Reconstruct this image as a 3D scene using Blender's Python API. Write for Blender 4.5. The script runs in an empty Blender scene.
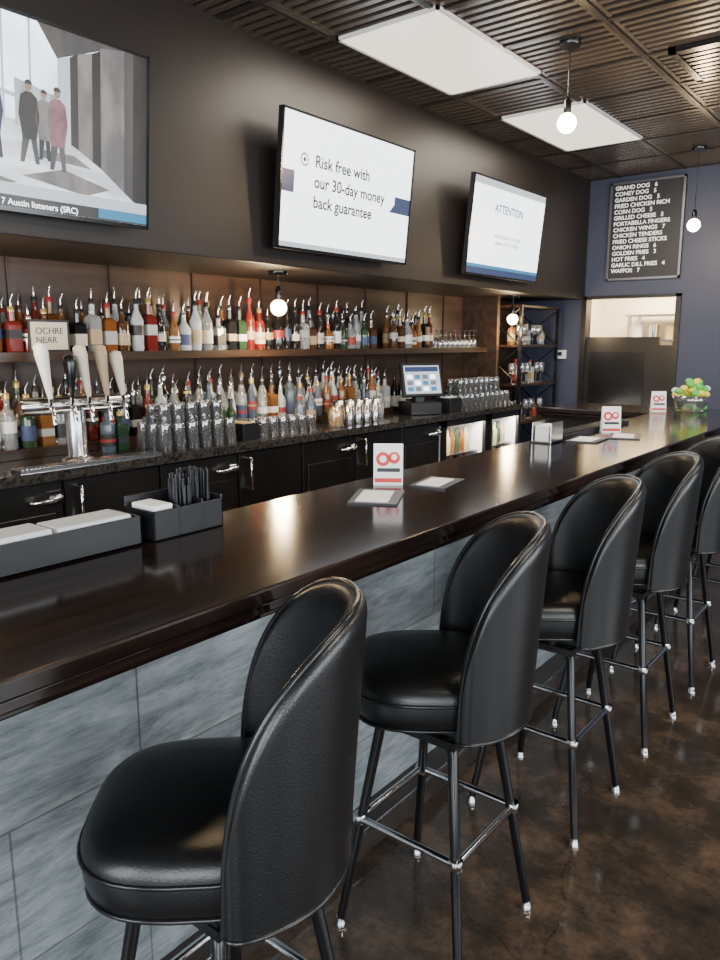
import bpy, math, random
from mathutils import Vector, Matrix
R=random.Random(7)
S=bpy.context.scene
col=S.collection
# ---------------------------------------------------------------- materials
def mat(name,c,rough=.5,metal=0,spec=.5,em=None,es=0,trans=0,coat=0,noise=None,bump=None,ior=1.45):
    m=bpy.data.materials.new(name); m.use_nodes=True
    nt=m.node_tree; b=nt.nodes['Principled BSDF']
    b.inputs['Base Color'].default_value=(*c,1); b.inputs['Roughness'].default_value=rough
    b.inputs['Metallic'].default_value=metal; b.inputs['Specular IOR Level'].default_value=spec
    b.inputs['Transmission Weight'].default_value=trans; b.inputs['Coat Weight'].default_value=coat
    b.inputs['IOR'].default_value=ior
    if em: b.inputs['Emission Color'].default_value=(*em,1); b.inputs['Emission Strength'].default_value=es
    tc=None
    if noise or bump:
        tc=nt.nodes.new('ShaderNodeTexCoord')
    if noise:  # (scale vec, color2, detail)
        mp=nt.nodes.new('ShaderNodeMapping'); mp.inputs['Scale'].default_value=noise[0]
        n=nt.nodes.new('ShaderNodeTexNoise'); n.inputs['Scale'].default_value=1; n.inputs['Detail'].default_value=6
        r=nt.nodes.new('ShaderNodeValToRGB'); r.color_ramp.elements[0].position=.35; r.color_ramp.elements[1].position=.68
        r.color_ramp.elements[0].color=(*c,1); r.color_ramp.elements[1].color=(*noise[1],1)
        L=nt.links.new
        L(tc.outputs['Object'],mp.inputs['Vector']); L(mp.outputs[0],n.inputs['Vector']); L(n.outputs['Fac'],r.inputs['Fac']); L(r.outputs[0],b.inputs['Base Color'])
    if bump: # (scale,strength)
        n=nt.nodes.new('ShaderNodeTexNoise'); n.inputs['Scale'].default_value=bump[0]; n.inputs['Detail'].default_value=3
        bp=nt.nodes.new('ShaderNodeBump'); bp.inputs['Strength'].default_value=bump[1]; bp.inputs['Distance'].default_value=.002
        nt.links.new(tc.outputs['Object'],n.inputs['Vector']); nt.links.new(n.outputs['Fac'],bp.inputs['Height']); nt.links.new(bp.outputs[0],b.inputs['Normal'])
    return m
def emis(name,c,s=1,noise=None):
    m=bpy.data.materials.new(name); m.use_nodes=True; nt=m.node_tree
    b=nt.nodes['Principled BSDF']; b.inputs['Base Color'].default_value=(.02,.02,.02,1); b.inputs['Roughness'].default_value=.3
    b.inputs['Emission Color'].default_value=(*c,1); b.inputs['Emission Strength'].default_value=s
    if noise:
        tc=nt.nodes.new('ShaderNodeTexCoord'); mp=nt.nodes.new('ShaderNodeMapping'); mp.inputs['Scale'].default_value=noise[0]
        n=nt.nodes.new('ShaderNodeTexNoise'); n.inputs['Scale'].default_value=1; n.inputs['Detail'].default_value=4
        r=nt.nodes.new('ShaderNodeValToRGB'); r.color_ramp.elements[0].position=.38; r.color_ramp.elements[1].position=.62
        r.color_ramp.elements[0].color=(*c,1); r.color_ramp.elements[1].color=(*noise[1],1)
        L=nt.links.new; L(tc.outputs['Object'],mp.inputs[0]); L(mp.outputs[0],n.inputs['Vector']); L(n.outputs['Fac'],r.inputs[0]); L(r.outputs[0],b.inputs['Emission Color'])
    return m
def thin_glass(name,c=(.95,.97,1),df=.10):
    m=bpy.data.materials.new(name); m.use_nodes=True; nt=m.node_tree
    for n in list(nt.nodes): nt.nodes.remove(n)
    N=nt.nodes.new; L=nt.links.new
    o=N('ShaderNodeOutputMaterial'); mx=N('ShaderNodeMixShader'); t=N('ShaderNodeBsdfTransparent'); g=N('ShaderNodeBsdfGlossy'); d=N('ShaderNodeBsdfDiffuse'); m2=N('ShaderNodeMixShader')
    g.inputs['Roughness'].default_value=.05; t.inputs[0].default_value=(*c,1); g.inputs[0].default_value=(1,1,1,1); d.inputs[0].default_value=(.85,.87,.9,1)
    m2.inputs[0].default_value=df; L(t.outputs[0],m2.inputs[1]); L(d.outputs[0],m2.inputs[2])
    lw=N('ShaderNodeLayerWeight'); lw.inputs[0].default_value=.4
    ad=N('ShaderNodeMath'); ad.operation='ADD'; ad.inputs[1].default_value=.10; ad.use_clamp=True
    L(lw.outputs['Fresnel'],ad.inputs[0]); L(ad.outputs[0],mx.inputs[0]); L(m2.outputs[0],mx.inputs[1]); L(g.outputs[0],mx.inputs[2]); L(mx.outputs[0],o.inputs[0])
    return m
M={}
M['leather']=mat('black_leather',(.005,.0052,.0058),.33,spec=.6,bump=(260,.25))
M['piping']=mat('black_piping',(.008,.008,.009),.25)
M['blkmetal']=mat('black_metal',(.008,.008,.009),.2,spec=.6)
M['legmetal']=mat('black_enamel_leg',(.006,.006,.0065),.24,spec=.35)
M['chrome']=mat('chrome',(.78,.78,.8),.1,1)
M['steel']=mat('brushed_steel',(.6,.6,.61),.25,1)
M['plastic']=mat('black_plastic',(.012,.012,.014),.35)
M['soffit']=mat('soffit_paint',(.0125,.0092,.0083),.45,noise=((1.5,1.5,1.5),(.018,.013,.0115)))
M['blue']=mat('navy_paint',(.040,.047,.082),.55,noise=((1.2,1.2,1.2),(.048,.056,.096)))
M['side']=mat('side_wall_paint',(.18,.17,.17),.7,noise=((1.2,1.2,1.2),(.2,.19,.18)))
M['shelfwood']=mat('shelf_wood',(.020,.011,.007),.3,noise=((30,1.5,30),(.045,.025,.015)))
M['backwood']=mat('backbar_wood',(.032,.017,.011),.36,noise=((20,1.2,14),(.072,.041,.026)))
M['cab']=mat('cabinet_black',(.010,.0095,.0095),.28,noise=((3,3,3),(.016,.014,.013)))
M['granite']=mat('dark_granite',(.012,.011,.011),.12,noise=((60,60,60),(.06,.052,.045)))
M['white']=mat('white_paper',(.85,.85,.83),.6)
M['whitegloss']=mat('white_gloss',(.75,.75,.74),.3)
M['red']=mat('red_print',(.6,.03,.03),.5)
M['dark']=mat('dark_print',(.02,.02,.025),.5)
M['ceil']=mat('ceiling_bronze',(.046,.036,.029),.27,spec=.8,noise=((2,2,2),(.075,.058,.047)))
M['ceilgrid']=mat('ceiling_grid',(.020,.016,.0135),.33)
M['ceilback']=mat('ceiling_deck',(.010,.008,.007),.5)
M['kitchen']=mat('kitchen_wall',(.75,.68,.56),.6,noise=((2,2,2),(.8,.74,.62)))
M['glass']=thin_glass('clear_glass')
M['panel']=emis('light_diffuser',(1,.92,.77),1.9)
M['bulb']=emis('bulb_glow',(1,.70,.36),60)
M['kick']=mat('kick_dark',(.02,.016,.014),.35,noise=((8,8,8),(.035,.028,.024)))
def bartop():
    m=mat('bar_top_wood',(.006,.0036,.003),.13,spec=.6,noise=((34,1.4,20),(.019,.0105,.008)),bump=(14,.08))
    return m
M['bartop']=bartop()
def tile():
    m=mat('slate_tile',(.3,.35,.38),.4)
    nt=m.node_tree; b=nt.nodes['Principled BSDF']; L=nt.links.new; N=nt.nodes.new
    tc=N('ShaderNodeTexCoord'); sp=N('ShaderNodeSeparateXYZ'); cb=N('ShaderNodeCombineXYZ')
    L(tc.outputs['Object'],sp.inputs[0]); L(sp.outputs['Y'],cb.inputs['X']); L(sp.outputs['Z'],cb.inputs['Y'])
    br=N('ShaderNodeTexBrick'); br.inputs['Scale'].default_value=1; br.inputs['Brick Width'].default_value=.61; br.inputs['Row Height'].default_value=.305
    br.inputs['Mortar Size'].default_value=.0025; br.inputs['Color1'].default_value=(.19,.215,.23,1); br.inputs['Color2'].default_value=(.29,.32,.335,1); br.inputs['Mortar'].default_value=(.10,.11,.115,1); br.offset=.5
    L(cb.outputs[0],br.inputs['Vector'])
    mp=N('ShaderNodeMapping'); mp.inputs['Scale'].default_value=(2.2,11,1); mp.inputs['Rotation'].default_value=(0,0,.3)
    L(cb.outputs[0],mp.inputs[0])
    n=N('ShaderNodeTexNoise'); n.inputs['Scale'].default_value=2.2; n.inputs['Detail'].default_value=14; n.inputs['Roughness'].default_value=.8; n.inputs['Distortion'].default_value=.4
    L(mp.outputs[0],n.inputs['Vector'])
    r=N('ShaderNodeValToRGB'); r.color_ramp.elements[0].position=.34; r.color_ramp.elements[1].position=.68
    r.color_ramp.elements[0].color=(.38,.40,.42,1); r.color_ramp.elements[1].color=(1.5,1.47,1.43,1)
    L(n.outputs['Fac'],r.inputs[0])
    mx=N('ShaderNodeMix'); mx.data_type='RGBA'; mx.blend_type='MULTIPLY'; mx.inputs['Factor'].default_value=1
    L(br.outputs['Color'],mx.inputs['A']); L(r.outputs[0],mx.inputs['B']); L(mx.outputs['Result'],b.inputs['Base Color'])
    bp=N('ShaderNodeBump'); bp.inputs['Strength'].default_value=.8; bp.inputs['Distance'].default_value=.01
    L(n.outputs['Fac'],bp.inputs['Height']); L(bp.outputs[0],b.inputs['Normal'])
    return m
M['tile']=tile()
def floorm():
    m=mat('stained_concrete',(.05,.04,.03),.2,spec=.75)
    nt=m.node_tree; b=nt.nodes['Principled BSDF']; L=nt.links.new; N=nt.nodes.new
    tc=N('ShaderNodeTexCoord')
    n=N('ShaderNodeTexNoise'); n.inputs['Scale'].default_value=3.6; n.inputs['Detail'].default_value=15; n.inputs['Roughness'].default_value=.78
    L(tc.outputs['Object'],n.inputs['Vector'])
    r=N('ShaderNodeValToRGB'); e=r.color_ramp.elements
    e[0].position=.34; e[0].color=(.014,.013,.011,1); e[1].position=.68; e[1].color=(.135,.083,.052,1)
    k=e.new(.5); k.color=(.042,.030,.022,1)
    L(n.outputs['Fac'],r.inputs[0])
    n3=N('ShaderNodeTexNoise'); n3.inputs['Scale'].default_value=3; n3.inputs['Detail'].default_value=4
    ad=N('ShaderNodeMix'); ad.data_type='VECTOR'; ad.inputs['Factor'].default_value=.12
    L(tc.outputs['Object'],n3.inputs['Vector']); L(tc.outputs['Object'],ad.inputs['A']); L(n3.outputs['Color'],ad.inputs['B'])
    v=N('ShaderNodeTexVoronoi'); v.feature='DISTANCE_TO_EDGE'; v.inputs['Scale'].default_value=1.1
    L(ad.outputs['Result'],v.inputs['Vector'])
    r2=N('ShaderNodeValToRGB'); r2.color_ramp.elements[0].position=0; r2.color_ramp.elements[0].color=(.7,.7,.7,1); r2.color_ramp.elements[1].position=.003; r2.color_ramp.elements[1].color=(1,1,1,1)
    L(v.outputs['Distance'],r2.inputs[0])
    mx=N('ShaderNodeMix'); mx.data_type='RGBA'; mx.blend_type='MULTIPLY'; mx.inputs['Factor'].default_value=1
    L(r.outputs[0],mx.inputs['A']); L(r2.outputs[0],mx.inputs['B']); L(mx.outputs['Result'],b.inputs['Base Color'])
    n2=N('ShaderNodeTexNoise'); n2.inputs['Scale'].default_value=14; n2.inputs['Detail'].default_value=8; L(tc.outputs['Object'],n2.inputs['Vector'])
    mr=N('ShaderNodeMapRange'); mr.inputs['To Min'].default_value=.02; mr.inputs['To Max'].default_value=.24; L(n2.outputs['Fac'],mr.inputs['Value']); L(mr.outputs[0],b.inputs['Roughness'])
    bp=N('ShaderNodeBump'); bp.inputs['Strength'].default_value=.35; bp.inputs['Distance'].default_value=.003; L(n2.outputs['Fac'],bp.inputs['Height']); L(bp.outputs[0],b.inputs['Normal'])
    return m
M['floor']=floorm()
GL=[mat('bottle_amber',(.20,.07,.018),.07,spec=.8,trans=.2),mat('bottle_brown',(.06,.026,.012),.07,spec=.8),mat('bottle_green',(.02,.045,.022),.07,spec=.8),
    mat('bottle_dark',(.009,.009,.010),.07,spec=.8),mat('bottle_clear',(.70,.73,.74),.04,spec=.8,trans=.75),mat('bottle_blue',(.14,.19,.27),.07,spec=.8,trans=.5),
    mat('bottle_cherry',(.12,.014,.012),.08,spec=.8),mat('bottle_frost',(.55,.58,.6),.25,trans=.3),mat('bottle_whiskey',(.30,.13,.04),.06,spec=.8,trans=.45)]
LB=[mat('label_cream',(.58,.53,.43),.6),mat('label_white',(.72,.72,.71),.6),mat('label_burgundy',(.24,.025,.022),.55),mat('label_black',(.02,.02,.022),.5),
    mat('label_gold',(.38,.29,.15),.45),mat('label_navy',(.035,.055,.13),.5),mat('label_tan',(.36,.27,.17),.5),mat('label_grey',(.35,.36,.37),.5)]
CP=[mat('cap_black',(.015,.015,.015),.35),mat('cap_red',(.25,.02,.02),.4),mat('cap_gold',(.5,.36,.12),.3,.6),M['steel']]
# ---------------------------------------------------------------- mesh builder
class MB:
    def __init__(s): s.v=[];s.f=[];s.m=[];s.s=[];s.mats=[]
    def mi(s,m):
        if m not in s.mats: s.mats.append(m)
        return s.mats.index(m)
    def add(s,vs,fs,m,smooth=False):
        o=len(s.v); s.v+= [tuple(v) for v in vs]; k=s.mi(m)
        for f in fs: s.f.append([o+i for i in f]); s.m.append(k); s.s.append(smooth)
    def box(s,x0,x1,y0,y1,z0,z1,m,T=None):
        vs=[(x,y,z) for x in(x0,x1) for y in(y0,y1) for z in(z0,z1)]
        if T: vs=[T@Vector(v) for v in vs]
        s.add(vs,[(0,1,3,2),(4,6,7,5),(0,4,5,1),(2,3,7,6),(0,2,6,4),(1,5,7,3)],m)
    def quad(s,vs,m): s.add(vs,[(0,1,2,3)] if len(vs)==4 else [tuple(range(len(vs)))],m)
    def lathe(s,c,prof,m,seg=14,smooth=True,caps=True,T=None,a0=0):
        vs=[];fs=[]
        for r,z in prof:
            for i in range(seg):
                a=2*math.pi*i/seg+a0; vs.append((c[0]+r*math.cos(a),c[1]+r*math.sin(a),c[2]+z))
        n=len(prof)
        for j in range(n-1):
            for i in range(seg):
                k=(i+1)%seg; fs.append((j*seg+i,j*seg+k,(j+1)*seg+k,(j+1)*seg+i))
        if T: vs=[T@Vector(v) for v in vs]
        s.add(vs,fs,m,smooth)
        if caps: s.add(vs[:seg],[tuple(reversed(range(seg)))],m); s.add(vs[-seg:],[tuple(range(seg))],m)
    def tube(s,pts,r,m,seg=8,closed=False,r2=None):
        P=[Vector(p) for p in pts]; n=len(P); vs=[];fs=[]
        up=None
        for i in range(n):
            if closed: d=(P[(i+1)%n]-P[i-1]).normalized()
            else: d=(P[min(i+1,n-1)]-P[max(i-1,0)]).normalized()
            if up is None:
                up=Vector((0,0,1)) if abs(d.z)<.9 else Vector((1,0,0))
            a=d.cross(up).normalized(); b=a.cross(d).normalized(); up=b
            rr=r if r2 is None else r+(r2-r)*i/(n-1)
            for k in range(seg):
                t=2*math.pi*k/seg; vs.append(P[i]+a*rr*math.cos(t)+b*rr*math.sin(t))
        for i in range(n if closed else n-1):
            j=(i+1)%n
            for k in range(seg):
                l=(k+1)%seg; fs.append((i*seg+k,i*seg+l,j*seg+l,j*seg+k))
        s.add(vs,fs,m,True)
        if not closed: s.add(vs[:seg],[tuple(reversed(range(seg)))],m); s.add(vs[-seg:],[tuple(range(seg))],m)
    def mesh(s,name,o=(0,0,0)):
        me=bpy.data.meshes.new(name)
        me.from_pydata([(v[0]-o[0],v[1]-o[1],v[2]-o[2]) for v in s.v],[],s.f)
        for m in s.mats: me.materials.append(m)
        me.polygons.foreach_set('material_index',s.m); me.polygons.foreach_set('use_smooth',s.s); me.update()
        import bmesh
        bm=bmesh.new(); bm.from_mesh(me); bmesh.ops.recalc_face_normals(bm,faces=bm.faces); bm.to_mesh(me); bm.free()
        return me
    def build(s,name,parent=None,o=(0,0,0),bevel=0,loc=None):
        ob=bpy.data.objects.new(name,s.mesh(name,o)); col.objects.link(ob)
        if parent: ob.parent=parent
        ob.location=loc if loc else ((0,0,0) if parent else o)
        if bevel:
            b=ob.modifiers.new('bevel','BEVEL'); b.width=bevel; b.segments=2; b.limit_method='ANGLE'; b.angle_limit=.6
        return ob
def emp(name,loc=(0,0,0),rz=0,rot=None):
    e=bpy.data.objects.new(name,None); e.empty_display_size=.1; e.location=loc; e.rotation_euler=rot if rot else (0,0,rz); col.objects.link(e); return e
def text(name,body,size,m,parent,loc,rot,align='LEFT',spacing=1,ext=.0005,sx=1,off=0):
    c=bpy.data.curves.new(name,'FONT'); c.body=body; c.size=size; c.align_x=align; c.space_line=spacing; c.extrude=ext; c.offset=off
    c.materials.append(m); o=bpy.data.objects.new(name,c); col.objects.link(o); o.parent=parent; o.location=loc; o.rotation_euler=rot; o.scale=(sx,1,1); return o
# ---------------------------------------------------------------- room
XB=-3.88; XR=3.7; YF=7.7; YN=-2.7; CZ=3.14
b=MB(); b.box(XB-.1,XR+.1,YN-.1,YF+2.4,-.1,0,M['floor']); b.build('floor')
b=MB(); b.box(XB-.12,XB,YN-.1,YF+.12,0,CZ+.06,M['backwood']); 
b.build('wall_left')
b=MB()
dx0,dx1,dz=-3.12,-2.14,2.01
b.box(XB,dx0,YF,YF+.12,0,CZ+.06,M['blue']); b.box(dx1,XR,YF,YF+.12,0,CZ+.06,M['blue']); b.box(dx0,dx1,YF,YF+.12,dz,CZ+.06,M['blue'])
b.build('wall_far')
b=MB(); wz0,wz1=.7,2.6
ys=[YN,-1.6,.4,1.0,3.0,3.6,5.6,YF]
b.box(XR,XR+.12,YN,YF,0,wz0,M['side']); b.box(XR,XR+.12,YN,YF,wz1,CZ+.06,M['side'])
for a,c in((0,1),(2,3),(4,5),(6,7)): b.box(XR,XR+.12,ys[a],ys[c],wz0,wz1,M['side'])
b.build('wall_right')
for i,(a,c) in enumerate(((1,2),(3,4),(5,6))):
    w=MB(); y0,y1=ys[a],ys[c]
    for (p,q,r,s_) in((y0,y1,wz0,wz0+.05),(y0,y1,wz1-.05,wz1),(y0,y0+.05,wz0,wz1),(y1-.05,y1,wz0,wz1),((y0+y1)/2-.025,(y0+y1)/2+.025,wz0,wz1)):
        w.box(XR+.02,XR+.09,p,q,r,s_,M['blkmetal'])
    w.build('window_%d'%(i+1))
b=MB(); fx=[XB,-2.6,-.3,.3,2.9,XR]
b.box(XB,XR,YN-.12,YN,0,.5,M['side']); b.box(XB,XR,YN-.12,YN,2.7,CZ+.06,M['side'])
for a,c in((0,1),(2,3),(4,5)): b.box(fx[a],fx[c],YN-.12,YN,.5,2.7,M['side'])
b.build('wall_front')
for i,(a,c) in enumerate(((1,2),(3,4))):
    w=MB(); x0,x1=fx[a],fx[c]
    for (p,q,r,s_) in((x0,x1,.5,.55),(x0,x1,2.65,2.7),(x0,x0+.05,.5,2.7),(x1-.05,x1,.5,2.7),((x0+x1)/2-.025,(x0+x1)/2+.025,.5,2.7)):
        w.box(p,q,YN-.09,YN-.02,r,s_,M['blkmetal'])
    w.build('window_%d'%(i+4))
# ceiling: ribbed metal tiles in T grid
b=MB(); b.box(XB-.1,XR+.1,YN-.1,YF+.12,CZ+.06,CZ+.12,M['ceilback'])
T=.61; y=YN
SX=-3.1
while y<YF:
    n=8
    for k in range(n):
        yy=y+.05+k*(T-.10)/(n-1)
        if yy<YF-.02: b.box(SX,XR,yy-.018,yy+.018,CZ+.006,CZ+.06,M['ceil'])
    b.box(SX,XR,y-.012,y+.012,CZ-.002,CZ+.06,M['ceilgrid'])
    y+=T
x=SX+.3
while x<XR:
    b.box(x-.012,x+.012,YN,YF,CZ-.004,CZ+.06,M['ceilgrid']); b.box(x-.04,x+.04,YN,YF,CZ+.004,CZ+.06,M['ceil']); x+=T*1.0
b.build('ceiling')
b=MB(); b.box(XB,-3.1,YN,YF,1.98,CZ+.06,M['soffit']); b.build('soffit_bulkhead',bevel=.006)
b=MB(); b.box(dx1,XR,YF-.015,YF,0,.1,M['cab']); b.build('baseboard_far')
for (x0,x1,y0,y1) in((-2.79,-2.15,3.34,4.5),(-2.79,-2.15,5.17,6.36),(.2,.84,3.34,4.5),(.2,.84,.9,2.1)):  # last two panels are out of view, added to brighten the room
    e=emp('ceiling_light_panel',((x0+x1)/2,(y0+y1)/2,CZ)); w=(x1-x0)/2; h=(y1-y0)/2
    q=MB(); f=.018
    for (a,c,d,g) in((-w,w,-h,-h+f),(-w,w,h-f,h),(-w,-w+f,-h,h),(w-f,w,-h,h)): q.box(a,c,d,g,-.012,.004,M['whitegloss'])
    q.build('frame',e); q=MB(); q.box(-w+f,w-f,-h+f,h-f,-.009,.0,M['panel']); q.build('diffuser',e)
e=emp('ceiling_air_vent',(-1.15,4.9,CZ)); q=MB()
q.box(-.3,.3,-.3,-.26,-.02,.01,M['blkmetal']);q.box(-.3,.3,.26,.3,-.02,.01,M['blkmetal']);q.box(-.3,-.26,-.3,.3,-.02,.01,M['blkmetal']);q.box(.26,.3,-.3,.3,-.02,.01,M['blkmetal'])
for i in range(8): 
    yy=-.24+i*.068; q.box(-.27,.27,yy-.02,yy+.02,-.015,-.008,M['blkmetal'])
q.build('grille',e)
def pendant(name,loc,ztop,zb,power,s=1.0):
    e=emp(name,(loc[0],loc[1],ztop)); d=ztop-zb
    q=MB(); q.lathe((0,0,-.025),[(.055,0),(.06,.008),(.06,.025)],M['blkmetal'],16); q.tube([(0,0,-.02),(0,0,-(d-.14))],.0035,M['blkmetal'],6)
    q.lathe((0,0,-(d-.05)),[(.018,0),(.02,.01),(.02,.06),(.008,.08)],M['blkmetal'],12); q.build('cord_and_socket',e)
    q=MB(); pr=[]
    for i in range(10):
        t=i/9*math.pi*.86; pr.append((max(.001,.052*s*math.sin(t)),-.052*s*math.cos(t)))
    q.lathe((0,0,-d),pr,M['bulb'],16,caps=True); q.build('bulb',e)
    l=bpy.data.lights.new(name+'_light','POINT'); l.energy=power; l.color=(1,.73,.42); l.shadow_soft_size=.06
    o=bpy.data.objects.new('lamp',l); col.objects.link(o); o.parent=e; o.location=(.0,0,-d-.12)
pendant('pendant_bulb',(-1.83,4.16),CZ+.0,2.73,22)
pendant('pendant_bulb',(-1.88,6.95),CZ+.0,2.52,20)
pendant('pendant_bulb',(-1.83,1.4),CZ+.0,2.73,22)
pendant('soffit_pendant_light',(-3.36,3.45),1.98,1.76,30,.95)
pendant('soffit_pendant_light',(-3.34,6.57),1.98,1.76,14,.95)
pendant('soffit_pendant_light',(-3.36,1.3),1.98,1.76,30,.95)
# ---------------------------------------------------------------- kitchen beyond the door
b=MB(); kx0,kx1,ky=-3.8,-1.2,YF+2.3
b.box(kx0-.1,kx0,YF+.12,ky,0,2.7,M['kitchen']);b.box(kx1,kx1+.1,YF+.12,ky,0,2.7,M['kitchen']);b.box(kx0-.1,kx1+.1,ky,ky+.1,0,2.7,M['kitchen'])
b.build('wall_kitchen')
b=MB(); b.box(kx0-.1,kx1+.1,YF+.12,ky+.1,2.7,2.8,M['kitchen']); b.build('ceiling_kitchen')
l=bpy.data.lights.new('kitchen_light','AREA'); l.energy=260; l.size=1.2; l.color=(1,.82,.56); o=bpy.data.objects.new('kitchen_light',l); o.location=(-2.5,YF+1.2,2.65); col.objects.link(o)
b=MB(); b.box(-3.3,-1.5,ky-.5,ky-.05,1.55,1.58,M['steel']); b.box(-3.3,-1.5,ky-.5,ky-.05,1.86,1.88,M['steel'])
for xx in(-3.25,-2.4,-1.55): b.box(xx-.02,xx+.02,ky-.48,ky-.44,0,1.86,M['steel']); b.box(xx-.02,xx+.02,ky-.1,ky-.06,0,1.86,M['steel'])
for i in range(9):
    xx=-3.2+i*.2; b.lathe((xx,ky-.3,1.58),[(.06,0),(.07,.14),(.07,.18)],[M['whitegloss'],M['steel'],LB[4]][i%3],12)
b.build('kitchen_shelf')
e=emp('door_1',(0,0,0)); q=MB()
f=.05
q.box(dx0,dx0+f,YF-.02,YF+.12,0,dz,M['cab']);q.box(dx1-f,dx1,YF-.02,YF+.12,0,dz,M['cab']);q.box(dx0,dx1,YF-.02,YF+.12,dz-f*.6,dz,M['cab']); q.build('frame',e)
q=MB(); q.box(dx0+f,dx1-f-.14,YF+.03,YF+.07,.02,1.6,M['cab']); q.box(dx1-f-.14,dx1-f,YF+.03,YF+.07,.02,1.52,M['cab']); q.box(dx0+.1,dx1-.32,YF+.02,YF+.03,.2,1.45,M['blkmetal']);q.build('half_leaf',e)
# menu board
e=emp('menu_letter_board',(-2.525,YF,2.62)); q=MB(); w,h=.355,.465
q.box(-w,w,-.02,-.001,-h,h,M['dark'])
fr=mat('board_frame',(.18,.18,.19),.35,.7)
for (a,c,d,g) in((-w,w,-h,-h+.02),(-w,w,h-.02,h),(-w,-w+.02,-h,h),(w-.02,w,-h,h)): q.box(a,c,-.032,-.001,d,g,fr)
q.build('board',e)
lines=["GRAND DOG   6","CONEY DOG   5","GARDEN DOG   5","FRIED CHICKEN RICH","CORN DOG   5","GRILLED CHEESE   5","PORTABELLA FINGERS","CHICKEN WINGS   7","CHICKEN TENDERS","FRIED CHEESE STICKS","ONION RINGS   6","GOLDEN FRIES   3","HOT FRIES   4","GARLIC DILL FRIES   4","WAFFOS   7"]
wl=mat('white_letters',(.9,.9,.9),.5,em=(1,1,1),es=.35)
text('letters',"\n".join(lines),.053,wl,e,(-.31,-.024,.395),(math.pi/2,0,0),'LEFT',1.06,.001,1.02,.001)
e=emp('thermostat',(-3.33,YF,1.42)); q=MB(); q.box(-.06,.06,-.025,0,-.045,.045,M['whitegloss']); q.box(-.035,.02,-.028,-.025,-.015,.025,M['dark']); q.build('body',e,bevel=.006)
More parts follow.
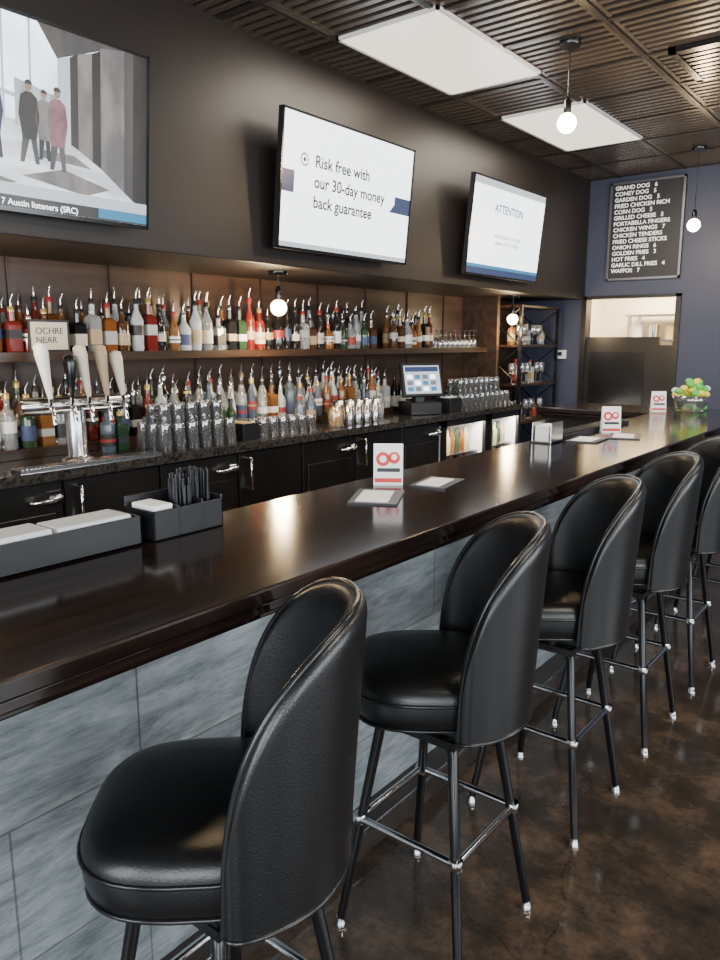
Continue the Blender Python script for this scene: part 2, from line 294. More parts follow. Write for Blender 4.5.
# ---------------------------------------------------------------- TVs
TILT=math.radians(5.5)
def tv(y,kind):
    e=emp('wall_mounted_television',(-2.975,y,2.42),rot=(0,TILT,0))
    W,H=.618,.362
    q=MB(); q.box(-.03,.0,-W,W,-H,H,M['plastic']); q.box(-.06,-.03,-W*.7,W*.7,-H*.75,H*.6,M['plastic'])
    bz=.012
    for (a,c,d,g) in((-W,W,-H,-H+bz*1.3),(-W,W,H-bz,H),(-W,-W+bz,-H,H),(W-bz,W,-H,H)): q.box(0,.006,a,c,d,g,M['blkmetal'])
    q.build('housing',e)
    q=MB(); q.box(-.11,-.06,-.2,.2,-.12,.12,M['blkmetal']); q.build('mount_bracket',e)
    w,h=W-bz,H-bz
    def rect(q,y0,y1,z0,z1,m,l=1):
        x=.0005+l*.0006; q.quad([(x,y0,z0),(x,y1,z0),(x,y1,z1),(x,y0,z1)],m)
    def poly(q,pts,m,l=1):
        x=.0005+l*.0006; q.quad([(x,a,c) for a,c in pts],m)
    rot=(math.pi/2,0,math.pi/2)
    q=MB()
    if kind==2:
        rect(q,-w,w,-h+.004,h,E['white'],0)
        rect(q,-w,-w+.10,-.06,.055,E['navy'],1); rect(q,w-.17,w,-.05,.05,E['navy'],1); poly(q,[(w-.17,-.05),(w-.22,-.05),(w-.17,.0)],E['navy'],1)
        rect(q,-w,w,-h+.004,-h+.03,E['lgrey'],1)
        q.build('screen',e)
        text('caption',"Risk free with\nour 30-day money\nback guarantee",.090,E['ink'],e,(.003,-.345,.10),rot,'LEFT',1.2,.0003,1,.0016)
        q=MB(); 
        for rr,mm,l in((.034,E['ink'],1),(.026,E['white'],2),(.012,E['ink'],3)): 
            poly(q,[(-.43+rr*math.cos(a*math.pi/8),.125+rr*math.sin(a*math.pi/8)) for a in range(16)],mm,l)
        q.build('screen_logo',e)
    elif kind==3:
        rect(q,-w,w,-h+.004,h,E['white'],0); rect(q,-w,w,-h+.004,-h+.05,E['navy'],1); rect(q,-w,w,-h+.05,-h+.075,E['cyan'],1); rect(q,-w,w,h-.05,h,E['lgrey'],1)
        q.build('screen',e)
        text('caption',"ATTENTION",.085,E['cyan'],e,(.003,-.02,.13),rot,'CENTER',1,.0003,1,.002)
        text('caption_small',"interruption in service\nplease call the office",.05,E['grey'],e,(.003,.0,-.06),rot,'CENTER',1,.0003)
    else:
        rect(q,-w,w,-h+.004,h,E['sky'],0)
        poly(q,[(-w,-.30),(w,-.30),(w,-.12),(.2,-.02),(-w,-.02)],E['pave'],1)
        for k in range(7): poly(q,[(-.6+k*.11,-.04),(-.59+k*.11,-.04),(-.59+k*.11,h),(-.6+k*.11,h)],E['lgrey'],1)
        poly(q,[(-w,.12),(.18,.04),(.18,.055),(-w,.14)],E['lgrey'],1)
        poly(q,[(.0,-.04),(.18,-.05),(.18,.10),(.0,.13)],E['haze'],1)
        poly(q,[(.18,-.05),(.235,-.07),(.235,.26),(.18,.24)],E['lgrey'],2)
        poly(q,[(.235,-.07),(.27,-.085),(.27,.28),(.235,.26)],E['ink'],2)
        poly(q,[(.27,-.085),(.335,-.12),(.335,.30),(.27,.28)],E['stone'],2)
        poly(q,[(.335,-.12),(.375,-.14),(.375,.32),(.335,.30)],E['ink'],2)
        poly(q,[(.375,-.14),(.49,-.22),(.49,h),(.375,h-.02)],E['stone'],2)
        poly(q,[(.49,-.22),(.535,-.25),(.535,h),(.49,h)],E['dgrey'],2)
        poly(q,[(.535,-.25),(w,-.29),(w,h),(.535,h)],E['ink'],2)
        poly(q,[(.18,.24),(.375,.32),(.49,h),(.1,h)],E['dgrey'],2)
        poly(q,[(.02,-.22),(.3,-.26),(.42,-.22),(.2,-.17)],E['stone'],2); poly(q,[(-.5,-.22),(-.1,-.27),(.0,-.25),(-.3,-.19)],E['stone'],2)
        poly(q,[(.1,-.14),(.33,-.15),(.25,-.11),(.1,-.11)],E['stone'],2)
        rect(q,-w,w,-h+.004,-.30,E['ink'],3); rect(q,-w,w,-.30,-.255,E['lgrey'],4); rect(q,.36,w,-h+.01,-.30,E['cyan'],5); rect(q,-w,-.2,-h+.01,-.255,E['navy'],5)
        def person(cx,z0,s,c1,c2,step):
            poly(q,[(cx-.035*s,z0+.42*s),(cx+.035*s,z0+.42*s),(cx+.045*s,z0+.22*s),(cx+(.03+step)*s,z0),(cx+step*s,z0),(cx+.005*s,z0+.17*s),(cx-step*s,z0),(cx-(.03+step)*s,z0),(cx-.045*s,z0+.22*s)],c2,5)
            poly(q,[(cx-.02*s,z0+.45*s),(cx+.02*s,z0+.45*s),(cx+.06*s,z0+.42*s),(cx+.075*s,z0+.30*s),(cx+.06*s,z0+.22*s),(cx+.05*s,z0+.15*s),(cx-.05*s,z0+.15*s),(cx-.06*s,z0+.22*s),(cx-.075*s,z0+.30*s),(cx-.06*s,z0+.42*s)],c1,6)
            poly(q,[(cx+.024*s*math.cos(a*math.pi/6),z0+.485*s+.032*s*math.sin(a*math.pi/6)) for a in range(12)],E['skin'],6)
            poly(q,[(cx+.028*s*math.cos(a*math.pi/6),z0+.495*s+.03*s*math.sin(a*math.pi/6)) for a in range(7)],E['ink'],7)
        person(.055,-.17,.58,E['ink'],E['dgrey'],.04); person(.175,-.18,.6,E['rose'],E['dgrey'],.03); person(-.09,-.17,.56,E['dnavy'],E['ink'],.035)
        person(.118,-.15,.5,E['stone'],E['ink'],.02); person(-.42,-.2,.7,E['dgrey'],E['ink'],.05)
        q.build('screen',e)
        text('ticker',"7 Austin listeners (SRC)",.034,E['white'],e,(.0055,-.07,-.338),rot,'LEFT',1,.0003)
E={'white':emis('scr_white',(.93,.97,1),3.8),'lgrey':emis('scr_lgrey',(.6,.66,.72),1.6),'grey':emis('scr_grey',(.25,.28,.32),1),'dgrey':emis('scr_dgrey',(.06,.065,.08),1,noise=((9,9,3),(.13,.11,.10))),
   'ink':emis('scr_ink',(.014,.015,.02),.8,noise=((7,7,3),(.05,.042,.04))),'navy':emis('scr_navy',(.02,.06,.2),1.0),'dnavy':emis('scr_dnavy',(.02,.05,.12),1.0),'cyan':emis('scr_cyan',(.03,.3,.55),1.2),'sky':emis('scr_sky',(.78,.88,1),3.8,noise=((5,5,4),(.5,.6,.7))),
   'pave':emis('scr_pave',(.7,.75,.78),2.4,noise=((3,3,14),(.42,.46,.5))),'rose':emis('scr_rose',(.30,.10,.13),1.0,noise=((20,20,20),(.42,.2,.22))),'skin':emis('scr_skin',(.5,.3,.22),1),
   'stone':emis('scr_stone',(.17,.16,.165),1.1,noise=((12,12,5),(.34,.31,.30))),'haze':emis('scr_haze',(.5,.56,.6),1.8,noise=((30,30,8),(.25,.3,.34)))}
tv(1.62,1); tv(3.70,2); tv(5.72,3)
# ---------------------------------------------------------------- back bar
CY0,CY1=.2,6.56; CF=-3.2; CH=.97
b=MB(); b.box(XB+.002,CF-.02,CY0,CY1,CH-.04,CH,M['granite']); b.box(CF-.02,CF+.01,CY0,CY1,CH-.045,CH,M['granite']); b.build('back_bar_countertop')
b=MB(); b.box(XB+.001,XB+.012,CY0,CY1,CH+.001,CH+.1,M['granite']); b.build('trim_2')
e=emp('back_bar_cabinet',(0,0,0)); q=MB()
q.box(XB+.002,CF-.05,CY0,5.145,.1,CH-.046,M['cab']); q.box(XB+.002,CF-.1,CY0,5.145,0,.1,M['plastic']); 
q.build('carcass',e)
q=MB(); hq=MB(); y=CY0; i=0
while y<5.1:
    w=.55; y1=min(y+w,5.14)
    q.box(CF-.05,CF-.025,y+.008,y1-.008,.12,CH-.06,M['cab'])
    if i%2==0:
        q.box(CF-.025,CF-.015,y+.05,y1-.05,.17,CH-.2,M['cab'])
        hy=y1-.1; hq.tube([(CF-.02,hy-.06,.83),(CF+.02,hy-.05,.835),(CF+.025,hy+.03,.84),(CF-.0,hy+.07,.845)],.012,M['chrome']); hq.box(CF-.026,CF-.005,hy+.02,hy+.09,.81,.87,M['chrome'])
    else:
        hy=y+.07; hq.tube([(CF-.026,hy,.88),(CF+.015,hy,.88),(CF+.015,hy,.70),(CF-.026,hy,.70)],.008,M['chrome'])
    y=y1; i+=1
q.build('doors',e,bevel=.004); hq.build('handles',e)
for (y0,y1) in((5.16,5.9),(5.92,6.54)):
    e=emp('glass_door_cooler',(CF-.3,(y0+y1)/2,0)); o_=(CF-.3,(y0+y1)/2,0); q=MB()
    x0,x1=XB+.01,CF-.03; t=.03
    q.box(x0,x0+t,y0,y1,.1,.92,M['whitegloss']); 
    for (a,c) in((y0,y0+t),(y1-t,y1)):
        q.box(x0,x1,a,c,.1,.92,M['whitegloss'])
    q.box(x0,x1,y0,y1,.1,.1+t,M['plastic']);q.box(x0,x1,y0,y1,.88,.92,M['plastic'])
    q.box(x0,x1-.05,y0,y1,0,.1,M['plastic'])
    for (a,c,d,g) in((y0,y1,.1,.18),(y0,y1,.87,.92),(y0,y0+.05,.1,.92),(y1-.05,y1,.1,.92)): q.box(x1,x1+.03,a,c,d,g,M['plastic'])
    for zz in(.36,.6): q.box(x0+.04,x1-.05,y0+t,y1-t,zz,zz+.01,M['steel'])
    q.box(x1-.04,x1-.02,y0+.04,y1-.04,.86,.88,emis('cooler_lamp',(1,.97,.9),30)); q.build('case',e,o_)
    l=bpy.data.lights.new('cooler_light','AREA'); l.shape='RECTANGLE'; l.size=.06; l.size_y=y1-y0-.15; l.energy=9; l.color=(1,.93,.8)
    o=bpy.data.objects.new('cooler_light',l); col.objects.link(o); o.parent=e; o.location=(x1-.035-o_[0],0,.855); o.rotation_euler=(0,math.radians(-18),0)
    q=MB()
    for zz in(.13,.37,.61):
        yy=y0+.09
        while yy<y1-.07:
            for xx in(x1-.13,x1-.28):
                c=R.choice([LB[0],LB[1],LB[6],LB[4],LB[2],GL[0],GL[8],GL[2]]); q.lathe((xx,yy,zz),[(.028,0),(.031,.01),(.031,.12),(.012,.17),(.012,.2)],c,10)
            yy+=.075
    q.build('cans_and_bottles',e,o_)
b=MB(); SZ=1.50; b.box(XB+.002,-3.6,CY0,6.56,SZ-.04,SZ,M['shelfwood']); b.box(-3.612,-3.596,CY0,6.56,SZ-.045,SZ,M['shelfwood'])
b.build('liquor_shelf')
b=MB(); b.box(XB+.002,-3.5,6.57,6.62,.0,1.979,M['backwood']); b.build('backbar_side_panel')
b=MB()
yy=CY0
while yy<6.5:
    b.box(XB+.001,XB+.012,yy-.006,yy+.006,CH+.101,1.455,M['shelfwood']); b.box(XB+.001,XB+.012,yy-.006,yy+.006,SZ,1.98,M['shelfwood']); yy+=.6
b.build('trim_1')
def bottle(q,x,y,z,h=None,kind=None,spout=True,g=None,l=None):
    kind=R.choice([0,0,1,1,2,3,4,5,5]) if kind is None else kind
    h=h or R.choice([R.uniform(.21,.25),R.uniform(.26,.30),R.uniform(.28,.335)]); g=g or R.choice([GL[0],GL[1],GL[1],GL[3],GL[3],GL[4],GL[4],GL[4],GL[4],GL[8],GL[2],GL[6],GL[7]]); l=l or R.choice(LB+[LB[3],LB[1],LB[0],LB[7]]); c=R.choice(CP+[CP[0],CP[0]])
    if kind==0: r=.036; p=[(r*.9,0),(r,.01),(r,h*.55),(r*.8,h*.64),(.014,h*.76),(.013,h*.95),(.015,h)]
    elif kind==1: r=.039; p=[(r*.93,0),(r,.008),(r,h*.62),(r*.93,h*.67),(.016,h*.73),(.014,h*.95),(.015,h)]
    elif kind==2: r=.032; p=[(r*.9,0),(r,.01),(r*1.05,h*.5),(r*.7,h*.66),(.013,h*.82),(.012,h)]
    elif kind==3: r=.043; h*=.85; p=[(r*.93,0),(r,.01),(r*1.03,h*.55),(r*.6,h*.68),(.016,h*.75),(.015,h*.96),(.018,h)]
    elif kind==5: r=.047; h*=.95; p=[(r*.95,0),(r,.006),(r,h*.60),(r*.85,h*.66),(.020,h*.70)]
    else: r=.036; p=[(r*.85,0),(r*.95,.01),(r,h*.3),(r*1.08,h*.58),(r*.6,h*.72),(.013,h*.8),(.013,h)]
    u=R.random(); za,zb=(h*.14,h*.42) if u<.4 else ((h*.2,h*.36) if u<.8 else (h*.3,h*.5))
    if kind==5:   # square-shouldered bottle
        q.lathe((x,y,z),p,g,4,smooth=False,a0=math.pi/4); q.lathe((x,y,z),[(.016,h*.70),(.014,h*.95),(.015,h)],g,10)
        q.lathe((x,y,z),[(r*1.012,za),(r*1.012,zb)],l,4,smooth=False,caps=False,a0=math.pi/4)
    else:
        q.lathe((x,y,z),p,g,12)
        rr=r*1.02+.0006
        if kind in(2,4): rr=r*1.065
        q.lathe((x,y,z),[(rr,za),(rr,zb)],l,12,caps=False)
        if R.random()<.45: l2=R.choice(LB); q.lathe((x,y,z),[(rr+.0005,za+(zb-za)*.35),(rr+.0005,za+(zb-za)*.6)],l2,12,caps=False)
    q.lathe((x,y,z),[(.0165,h*.90),(.0165,h*1.0),(.012,h*1.01)],c,8)
    if spout:
        a=R.uniform(-.6,.6); q.tube([(x,y,z+h),(x,y,z+h+.028),(x+.018*math.cos(a),y+.018*math.sin(a),z+h+.062)],.0055,M['steel'],6,r2=.0035)
    return r
q=MB(); y=CY0+.9
while y<6.0:
    if 4.83<y<5.15: y=5.15
    bottle(q,-3.69+R.uniform(-.010,.010),y,SZ)
    if R.random()<.85 : bottle(q,-3.79,y+R.uniform(-.01,.03),SZ)
    y+=R.uniform(.082,.098)
    if y>5.75: break
q.build('upper_shelf_liquor_bottles')
def wineglass(q,x,y,z,inv=False,s=1):
    p=[(.034,0),(.033,.003),(.004,.008),(.0035,.085),(.012,.095),(.036,.12),(.041,.155),(.038,.19),(.034,.21)]
    p=[(a*s,c*s) for a,c in p]
    if inv: p=[(a,.21*s-c) for a,c in reversed(p)]
    q.lathe((x,y,z),p,M['glass'],12,caps=False)
q=MB()
for i in range(8):
    for j in range(2): wineglass(q,-3.68-.1*j,5.85+i*.085,SZ,True,.75)
q.build('wine_glasses')
def pint(q,x,y,z,inv=True,h=.145,m=None):
    p=[(.002,0),(.03,0),(.031,.004),(.043,h),(.0415,h),(.029,.012),(.002,.012)]
    if inv: p=[(a,h-c) for a,c in reversed(p)]
    q.lathe((x,y,z),p,m or M['glass'],14,caps=False)
q=MB()
def row(q,y0,y1,xs,fn,st=.092,*a,**k):
    for x in xs:
        y=y0
        while y<y1: fn(q,x,y,CH,*a,**k); y+=st
row(q,2.5,3.0,(-3.3,-3.395,-3.49),pint); row(q,1.45,1.62,(-3.3,-3.4),pint)
for x in(-3.34,-3.44):
    y=2.53
    while y<2.9: pint(q,x,y,CH+.145,True,.10); y+=.092
row(q,3.25,3.75,(-3.32,-3.41),pint,.088,True,.11)
row(q,5.62,6.45,(-3.32,-3.42,-3.52),pint,.092,True,.13)
for x in(-3.36,-3.46):
    y=5.67
    while y<6.35: pint(q,x,y,CH+.13,True,.13); y+=.092
q.build('pint_glasses')
q=MB(); row(q,4.12,4.5,(-3.34,-3.44),pint,.1,False,.17,m=M['steel'])
q.build('cocktail_shakers')
b=MB(); b.box(XB+.022,-3.62,1.25,5.05,CH+.0,CH+.05,M['shelfwood']); b.build('bottle_riser',bevel=.003)
q=MB(); y=1.3
while y<5.0:
    clear= 3.0<y<4.75
    kw=dict(g=R.choice([GL[4],GL[4],GL[7],GL[5],GL[8]]),l=R.choice([LB[1],LB[7],LB[2],LB[1],LB[5]])) if clear else {}
    bottle(q,-3.68+R.uniform(-.01,.01),y,CH+.05,R.uniform(.23,.30),**kw)
    kw=dict(g=R.choice([GL[4],GL[7],GL[4],GL[3]]),l=R.choice([LB[1],LB[5],LB[0]])) if clear else {}
    bottle(q,-3.795,y+.02,CH+.05,R.uniform(.28,.35),**kw)
    y+=R.uniform(.086,.1)
q.build('lower_liquor_bottles')
q=MB()
for y in (3.1,3.2,3.83,3.95,4.6,4.72,2.3,2.38): bottle(q,-3.54+R.uniform(-.015,.015),y,CH,R.uniform(.20,.27),g=R.choice([GL[2],GL[4],GL[5],GL[1]]))
for y in (5.2,5.3,5.39): bottle(q,-3.72,y,CH,.32,0,False,GL[3],LB[0])
q.build('counter_liquor_bottles')
e=emp('lemon_jar',(-3.32,3.95,CH)); q=MB(); q.lathe((0,0,0),[(.05,0),(.055,.01),(.055,.12),(.045,.14)],M['glass'],14,caps=False)
q.build('jar',e); ly=mat('lemon',(.85,.42,.04),.4); q=MB()
for k in range(9):
    a=k*2.2; zz=.028+.033*(k//3); pr=[(max(.001,.022*math.sin(t/6*math.pi)),-.024*math.cos(t/6*math.pi)) for t in range(7)]
    q.lathe((.026*math.cos(a),.026*math.sin(a),zz),pr,ly,10,caps=False)
q.build('lemons',e)
b=MB(); b.box(-3.42,-3.28,3.05,3.17,CH,CH+.1,M['plastic']); b.box(-3.41,-3.29,3.06,3.16,CH+.1,CH+.105,LB[4]); b.build('garnish_tray',bevel=.004)
# beer tap tower
TX,TY=-3.38,2.03
e=emp('beer_tap_tower',(TX,TY,CH)); q=MB()
q.lathe((0,0,0),[(.08,0),(.08,.012),(.056,.02),(.048,.03),(.048,.25)],M['steel'],24)
q.tube([(0,-.28,.28),(0,.28,.28)],.043,M['steel'],20)
q.tube([(0,-.29,.28),(0,-.28,.28)],.048,M['chrome'],20); q.tube([(0,.28,.28),(0,.29,.28)],.048,M['chrome'],20)
q.build('tower',e)
q=MB(); hs=MB(); cols=[M['whitegloss'],M['blkmetal'],LB[0],LB[6],LB[0]]
for k,yy in enumerate((-.17,-.06,.03,.13,.22)):
    q.tube([(.03,yy,.28),(.085,yy,.28),(.10,yy,.265),(.11,yy,.20)],.011,M['chrome'],8); q.tube([(.08,yy,.28),(.085,yy,.33)],.01,M['chrome'],8)
    hh=[.26,.2,.25,.25,.22][k]; ln=Matrix.Translation((.085,yy,.32))@Matrix.Rotation((.14,.0,.16,.12,.16)[k],4,'X')@Matrix.Scale(1.25,4,(1,0,0))
    hs.lathe((0,0,0),[(.010,0),(.014,.03),(.021,hh*.45),(.030,hh*.8),(.027,hh*.96),(.009,hh)],cols[k],12,T=ln)
q.build('faucets',e); hs.build('tap_handles',e)
e=emp('drip_tray',(-3.245,1.98,CH)); q=MB(); q.box(-.045,.045,-.34,.42,.0,.018,M['steel'])
for k in range(37): q.box(-.04,.04,-.33+k*.02,-.322+k*.02,.018,.021,M['chrome'])
q.build('tray',e)
e=emp('framed_sign',(-3.615,2.06,SZ)); q=MB(); q.box(-.01,.0,-.11,.11,0,.16,M['cab']); q.box(0,.001,-.098,.098,.012,.148,LB[0]); 
q.build('frame',e); text('lettering',"OCHRE\nNEAR",.045,M['dark'],e,(.002,-.075,.09),(math.pi/2,0,math.pi/2))
# POS terminal
e=emp('pos_terminal',(-3.42,5.14,CH),rz=-.5); q=MB(); q.box(-.12,.12,-.14,.14,0,.1,M['plastic']); q.build('cash_printer_base',e,bevel=.008)
q=MB(); Tm=Matrix.Translation((.02,0,.27))@Matrix.Rotation(-.28,4,'Y'); q.box(-.025,.02,-.18,.18,-.13,.14,M['plastic'],Tm); q.box(.02,.022,-.16,.16,-.11,.12,E['lgrey'],Tm); q.box(.022,.0225,-.15,.15,.07,.11,E['navy'],Tm)
for i in range(4):
    for j in range(3): q.box(.022,.0225,-.14+i*.07,-.09+i*.07,-.09+j*.05,-.055+j*.05,[E['cyan'],E['grey'],E['white']][(i+j)%3],Tm)
q.box(-.06,.0,-.04,.04,.09,.25,M['plastic']); q.build('touchscreen',e)
b=MB(); b.box(-3.42,-3.26,5.36,5.54,CH,CH+.12,M['plastic']); b.box(-3.36,-3.3,5.38,5.52,CH+.12,CH+.125,M['white']); b.build('receipt_printer',bevel=.008)
# etagere shelf
e=emp('metal_etagere_shelf',(-3.55,7.15,0)); q=MB()
for x in(-.25,.22):
    for y in(-.42,.42): q.box(x-.014,x+.014,y-.014,y+.014,0,1.9,M['blkmetal'])
for z in(.3,.75,1.12,1.5,1.88): q.box(-.26,.23,-.43,.43,z,z+.022,M['shelfwood'])
for y in(-.42,.42):
    for z0,z1 in((.32,.75),(.77,1.12),(1.14,1.5),(1.52,1.88)):
        q.tube([(-.25,y,z0),(.22,y,z1)],.006,M['blkmetal'],6); q.tube([(-.25,y,z1),(.22,y,z0)],.006,M['blkmetal'],6)
q.build('frame',e)
q=MB()
for z in(1.142,1.522,.772):
    for k in range(7):
        if (k+int(z*10))%3: wineglass(q,.1,-.34+k*.11,z,False,.95)
        else: bottle(q,.08,-.34+k*.11,z,.24,spout=False)
q.build('shelf_glassware',e)
# ---------------------------------------------------------------- main bar
def extr(q,pts,z0,z1,m):
    n=len(pts); vs=[(x,y,z0) for x,y in pts]+[(x,y,z1) for x,y in pts]
    q.add(vs,[tuple(range(n-1,-1,-1)),tuple(range(n,2*n))]+[(i,(i+1)%n,n+(i+1)%n,n+i) for i in range(n)],m)
def outline(o):
    return [(-1.025-o,-.8),(-1.025-o,5.87-o),(-2.45+o,5.87-o),(-2.45+o,5.25+o),(-1.62+o,5.25+o),(-1.62+o,-.8)]
e=emp('bar_counter',(0,0,0))
q=MB(); extr(q,outline(0),1.035,1.07,M['bartop']); q.build('countertop',e,bevel=.006)
q=MB(); extr(q,outline(.012),1.012,1.035,M['bartop']); extr(q,outline(.03),.995,1.012,M['bartop']); q.build('edge_moulding',e,bevel=.004)
q=MB(); PX=-1.35
q.box(-1.56,PX-.012,-.8,5.6,0,.995,M['cab']); q.box(-2.4,-1.56,5.4,5.6,0,.995,M['cab']); q.build('carcass',e)
q=MB(); q.box(PX-.012,PX,-.8,5.6,.0,.995,M['tile']); q.build('slate_front',e)
q=MB(); q.box(PX,PX+.09,-.8,5.6,0,.085,M['kick']); q.box(PX+.088,PX+.093,-.8,5.6,.07,.088,M['steel']); q.build('kick_ledge',e,bevel=.004)
BZ=1.07
e=emp('bar_top_bin',(-1.545,.72,BZ)); q=MB(); L=.33
q.box(-.06,.055,-.5,L,0,.008,M['plastic']); q.box(.048,.055,-.5,L,0,.072,M['plastic']); q.box(-.06,-.053,-.5,L,0,.072,M['plastic']); q.box(-.06,.055,L-.007,L,0,.072,M['plastic']); q.box(-.06,.055,-.5,-.493,0,.072,M['plastic'])
q.build('bin',e,bevel=.002)
q=MB(); fz=mat('clear_lid',(.55,.58,.6),.25)
for k in range(4): q.box(-.05,.045,-.48+k*.2,-.48+k*.2+.19,.008,.082-.003*(k%2),fz)
q.build('frosted_trays',e,bevel=.006)
e=emp('bar_caddy',(-1.545,1.19,BZ)); q=MB(); 
q.box(-.06,.06,-.11,.11,0,.006,M['plastic'])
for (a,c,d,g,h) in((.054,.06,-.11,.11,.075),(-.06,-.054,-.11,.11,.1),(-.06,.06,-.11,-.104,.075),(-.06,.06,.104,.11,.085),(-.06,.06,-.035,-.03,.08),(-.06,.06,.04,.045,.085)): q.box(a,c,d,g,0,h,M['plastic'])
q.build('compartments',e,bevel=.002)
q=MB(); q.box(-.045,.045,-.098,-.04,.006,.085,M['white']); q.build('napkins',e,bevel=.003)
q=MB()
for k in range(60):
    x=R.uniform(-.045,.04); y=R.uniform(-.02,.095); q.tube([(x,y,.006),(x+R.uniform(-.008,.008),y+R.uniform(-.004,.004),R.uniform(.12,.16))],.0034,M['plastic'],5)
for k in range(3): q.box(-.05+k*.02,-.044+k*.02,.05,.1,.006,.15,M['plastic'])
q.build('stir_straws',e)
def menu(x,y,rz,w=.15,d=.22):
    e=emp('menu_folder',(x,y,BZ),rz=rz); q=MB(); q.box(-w/2,w/2,-d/2,d/2,0,.006,M['plastic']); q.box(-w/2+.02,w/2-.03,-d/2+.02,d/2-.03,.006,.008,M['white']); q.build('folder',e)
def card(x,y,rz,w=.1,h=.14,z=BZ):
    e=emp('table_tent_card',(x,y,z),rz=rz); q=MB(); t=.025
    q.add([(-w/2,-t,0),(w/2,-t,0),(w/2,0,h),(-w/2,0,h)],[(0,1,2,3)],M['white']); q.add([(-w/2,t,0),(w/2,t,0),(w/2,0,h),(-w/2,0,h)],[(0,1,2,3)],M['white'])
    q.build('card',e)
    q=MB()
    def P(u,v,o=.0012):
        return (u,-t+t*v/h-o,v)
    def ring(cx,cz,r,m,o): q.quad([P(cx+r*math.cos(a*math.pi/8),cz+r*math.sin(a*math.pi/8),o) for a in range(16)],m)
    ring(-.018,.088,.024,M['red'],.0008); ring(-.018,.088,.012,M['white'],.0014); ring(.02,.092,.02,M['red'],.0008); ring(.02,.095,.010,M['white'],.0014)
    q.quad([P(-.038,.045),P(.04,.045),P(.04,.058),P(-.038,.058)],M['dark']); q.quad([P(-.046,.01),P(.046,.01),P(.046,.024),P(-.046,.024)],M['red'])
    q.build('printed_logo',e)
menu(-1.38,1.84,.5); menu(-1.36,2.16,.2,.13,.2); card(-1.49,2.05,.62)
menu(-1.30,3.85,.3); card(-1.43,4.0,.6,.1,.14); card(-1.62,5.45,.6,.1,.14)
menu(-1.40,3.6,.1)
e=emp('napkin_holder',(-1.53,3.42,BZ)); q=MB(); q.box(-.05,.05,-.07,.07,0,.01,M['steel']); q.box(-.05,-.044,-.07,.07,0,.1,M['steel']); q.box(.044,.05,-.07,.07,0,.1,M['steel']); q.box(-.035,.035,-.065,.065,.01,.085,M['white']); q.build('holder',e,bevel=.003)
b=MB(); b.box(-1.61,-1.5,3.56,4.5,BZ,BZ+.02,M['plastic']); 
for k in range(46): b.box(-1.6,-1.51,3.57+k*.02,3.578+k*.02,BZ+.02,BZ+.026,M['plastic'])
b.build('rubber_bar_mat')
e=emp('green_gift_basket',(-1.45,5.62,BZ)); q=MB(); gb=mat('basket_green',(.1,.5,.08),.35); gy=mat('candy_yellow',(.75,.6,.06),.4)
q.lathe((0,0,0),[(.09,0),(.11,.06),(.13,.11),(.125,.11),(.10,.03)],M['glass'],18,caps=False); q.lathe((0,0,0),[(.001,.001),(.09,.001)],gy,18,caps=False); q.build('bowl',e)
q=MB()
for k in range(100):
    a=R.uniform(0,6.28); zz=R.uniform(.025,.21); rr=R.uniform(0,.085 if zz<.1 else .13*(1-(zz-.1)/.25)); pr=[(max(.001,.03*math.sin(t/5*math.pi)),-.022*math.cos(t/5*math.pi)) for t in range(6)]
    q.lathe((rr*math.cos(a),rr*math.sin(a),zz),pr,R.choice([gy,gy,gy,gb]) if zz<.13 else R.choice([gb,gb,gb,gy,M['whitegloss']]),8,caps=False)
q.build('wrapped_candy',e)
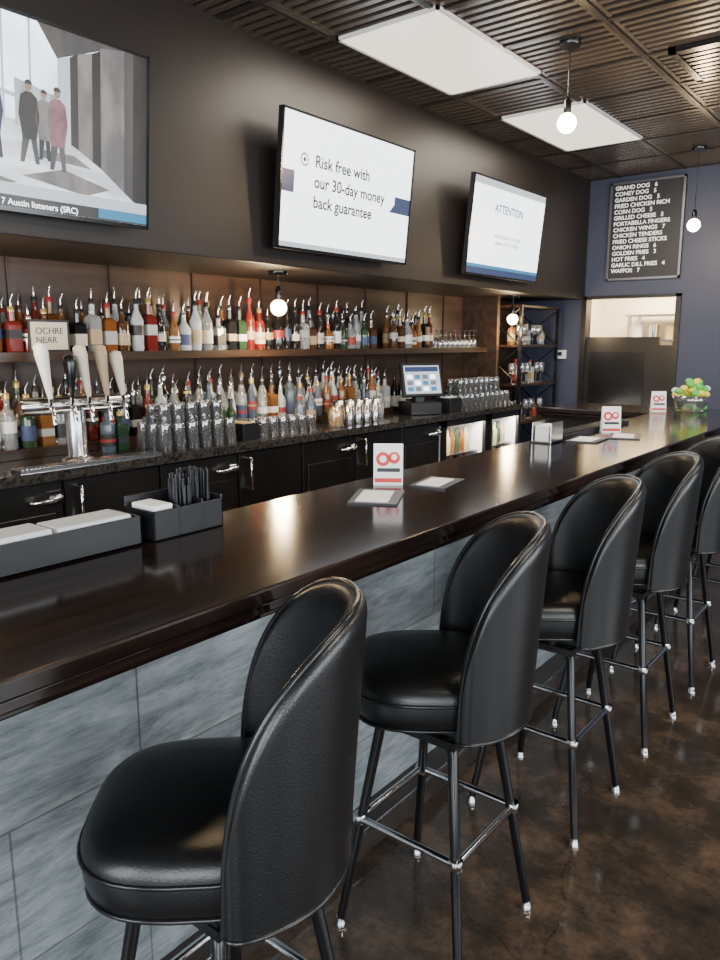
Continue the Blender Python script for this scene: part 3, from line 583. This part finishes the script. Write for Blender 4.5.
# ---------------------------------------------------------------- stools
def stool_meshes():
    D={}
    q=MB(); N=48
    def foot(t,s):
        c,sn=math.cos(t),math.sin(t); n=2.0/3.2 if c<0 else 2.0/2.2
        x=(abs(c)**n)*math.copysign(1,c)*(.232 if c<0 else .192); y=(abs(sn)**n)*math.copysign(1,sn)*.202
        return x*s,y*s
    prof=[(.02,.652),(.80,.650),(.93,.652),(.97,.664),(.99,.685),(1.0,.712),(.995,.728),(.97,.745),(.91,.758),(.8,.766),(.6,.771),(.3,.774),(.02,.775)]
    vs=[];fs=[]
    for s_,z in prof:
        for i in range(N):
            x,y=foot(2*math.pi*i/N,s_); vs.append((x,y,z))
    for j in range(len(prof)-1):
        for i in range(N): k=(i+1)%N; fs.append((j*N+i,j*N+k,(j+1)*N+k,(j+1)*N+i))
    fs.append(tuple(range(N))); fs.append(tuple(len(vs)-N+i for i in range(N)))
    q.add(vs,fs,M['leather'],True)
    for s_,z in((1.0,.722),(.965,.657)): q.tube([(*foot(2*math.pi*i/N,s_),z) for i in range(N)],.0045,M['piping'],6,True)
    D['seat']=q.mesh('seat')
    q=MB(); NS,NT=48,20; pm=math.radians(84); z0,z1=.64,1.12
    def surf(s_,t):
        u=math.sin(s_*math.pi/2); ph=u*pm
        zt=z0+(z1-z0)*max(.0005,(1-abs(u)**2.6))**(1/2.7)
        z=z0+(zt-z0)*t; k=(z-z0)/(z1-z0)
        rr=.207+.010*k+.005*k*k
        rx=rr+.018*k
        e_=min((1-abs(u))*pm*rr*1.0,(zt-z))
        return ph,z,rx,rr,e_
    def pt(s_,t,side):
        ph,z,rx,rr,e_=surf(s_,t)
        w=min(max(e_,0)/.03,1); th=.004+.015*math.sqrt(1-(1-w)**2)
        o=side*th
        return ((rx+.006+o)*math.cos(ph),(rr+.006+o)*math.sin(ph),z)
    for side in(1,-1):
        vs=[];fs=[]
        for i in range(NS+1):
            for j in range(NT+1): vs.append(pt(-1+2*i/NS,math.sin(j/NT*math.pi/2),side))
        for i in range(NS):
            for j in range(NT): a=i*(NT+1)+j; fs.append((a,a+NT+1,a+NT+2,a+1))
        q.add(vs,fs,M['leather'],True)
    rim=[(-1+2*i/NS,1) for i in range(NS+1)]
    for tt in(1,0):
        vs=[];fs=[]
        for s_,t in rim: vs+= [pt(s_,tt,1),pt(s_,tt,-1)]
        for i in range(NS): fs.append((2*i,2*i+2,2*i+3,2*i+1))
        q.add(vs,fs,M['leather'],True)
    P=[pt(-1,0,0)]+[pt(s_,1,0) for s_,t in rim[1:-1]]+[pt(1,0,0)]
    q.tube(P,.0065,M['piping'],8)
    q.tube([Vector(pt(-1+2*i/30,.0,1.0)) for i in range(31)],.005,M['piping'],6)
    D['back']=q.mesh('backrest')
    q=MB(); q.box(-.13,.13,-.13,.13,.632,.652,M['blkmetal']); q.lathe((0,0,.605),[(.09,0),(.09,.028)],M['blkmetal'],20); q.box(-.115,.115,-.115,.115,.585,.606,M['blkmetal']); D['plate']=q.mesh('swivel_plate')
    t0,t1,zt=.105,.183,.6
    for k,(sx,sy) in enumerate(((-1,-1),(1,-1),(1,1),(-1,1))):
        q=MB(); pts=[(sx*t0*.85,sy*t0*.85,zt),(sx*(t0+.004),sy*(t0+.004),zt-.03),(sx*t1,sy*t1,.02)]
        q.tube(pts,.0165,M['legmetal'],12,r2=.0115)
        q.lathe((sx*t1,sy*t1,0),[(.016,0),(.017,.004),(.013,.014),(.0115,.03)],M['chrome'],12)
        D['leg%d'%k]=q.mesh('leg_%d'%(k+1))
    f=(zt-.32)/(zt-.02); c=t0+(t1-t0)*f+.006
    q=MB(); pts=[]
    for (sx,sy) in((-1,-1),(1,-1),(1,1),(-1,1)):
        pts.append((sx*c,sy*c,.32))
    for i in range(4): q.tube([pts[i],pts[(i+1)%4]],.0095,M['chrome'],10)
    for p in pts: q.lathe((p[0]*.985,p[1]*.985,.308),[(.0165,0),(.018,.005),(.018,.02),(.0165,.025)],M['chrome'],12)
    D['ring']=q.mesh('footrest_ring')
    return D
D=stool_meshes()
names={'seat':'seat','back':'backrest','plate':'swivel_plate','leg0':'leg_1','leg1':'leg_2','leg2':'leg_3','leg3':'leg_4','ring':'footrest_ring'}
def stool(x,y,rz):
    e=emp('bar_stool',(x,y,0))
    for k,me in D.items():
        o=bpy.data.objects.new(names[k],me); col.objects.link(o); o.parent=e
        if k in('seat','back'): o.rotation_euler=(0,0,math.radians(rz))
for (x,y,rz) in((-.955,.81,43),(-.955,1.545,38),(-.955,2.245,38),(-.955,2.92,37),(-.955,3.57,37),(-.955,4.25,37),(-.955,4.90,37)):
    stool(x,y,rz)
# ---------------------------------------------------------------- lights
def area(name,loc,rot,sx,sy,p,c):
    l=bpy.data.lights.new(name,'AREA'); l.shape='RECTANGLE'; l.size=sx; l.size_y=sy; l.energy=p; l.color=c
    o=bpy.data.objects.new(name,l); o.location=loc; o.rotation_euler=rot; col.objects.link(o)
for i,y in enumerate((-.6,2.0,4.6)): area('window_daylight',(XR-.02,y,1.65),(0,math.pi/2,0),1.85,1.9,125,(.90,.96,1))
for i,x in enumerate((-1.45,1.6)): area('storefront_daylight',(x,YN+.02,1.6),(math.pi/2,0,0),2.2,2.1,165,(.90,.96,1))
for (x,y) in((-2.47,3.92),(-2.47,5.76),(.52,3.92),(.52,1.5)): area('panel_downlight',(x,y,CZ-.02),(0,0,0),.55,1.05,38,(1,.90,.75))  # last two downlights belong to the added unseen panels, for extra brightness
w=bpy.data.worlds.new('World'); S.world=w; w.use_nodes=True; w.node_tree.nodes['Background'].inputs[0].default_value=(.75,.87,1,1); w.node_tree.nodes['Background'].inputs[1].default_value=2
# ---------------------------------------------------------------- camera
cam=bpy.data.cameras.new('camera'); co=bpy.data.objects.new('camera',cam); col.objects.link(co); S.camera=co
cam.sensor_fit='VERTICAL'; cam.sensor_height=36; cam.lens=36*750/960; cam.clip_start=.02
th=math.radians(38.2); p=math.radians(10.43)
fw=Vector((-math.sin(th)*math.cos(p),math.cos(th)*math.cos(p),-math.sin(p)))
co.location=(0,0,1.55); co.rotation_euler=fw.to_track_quat('-Z','Y').to_euler()
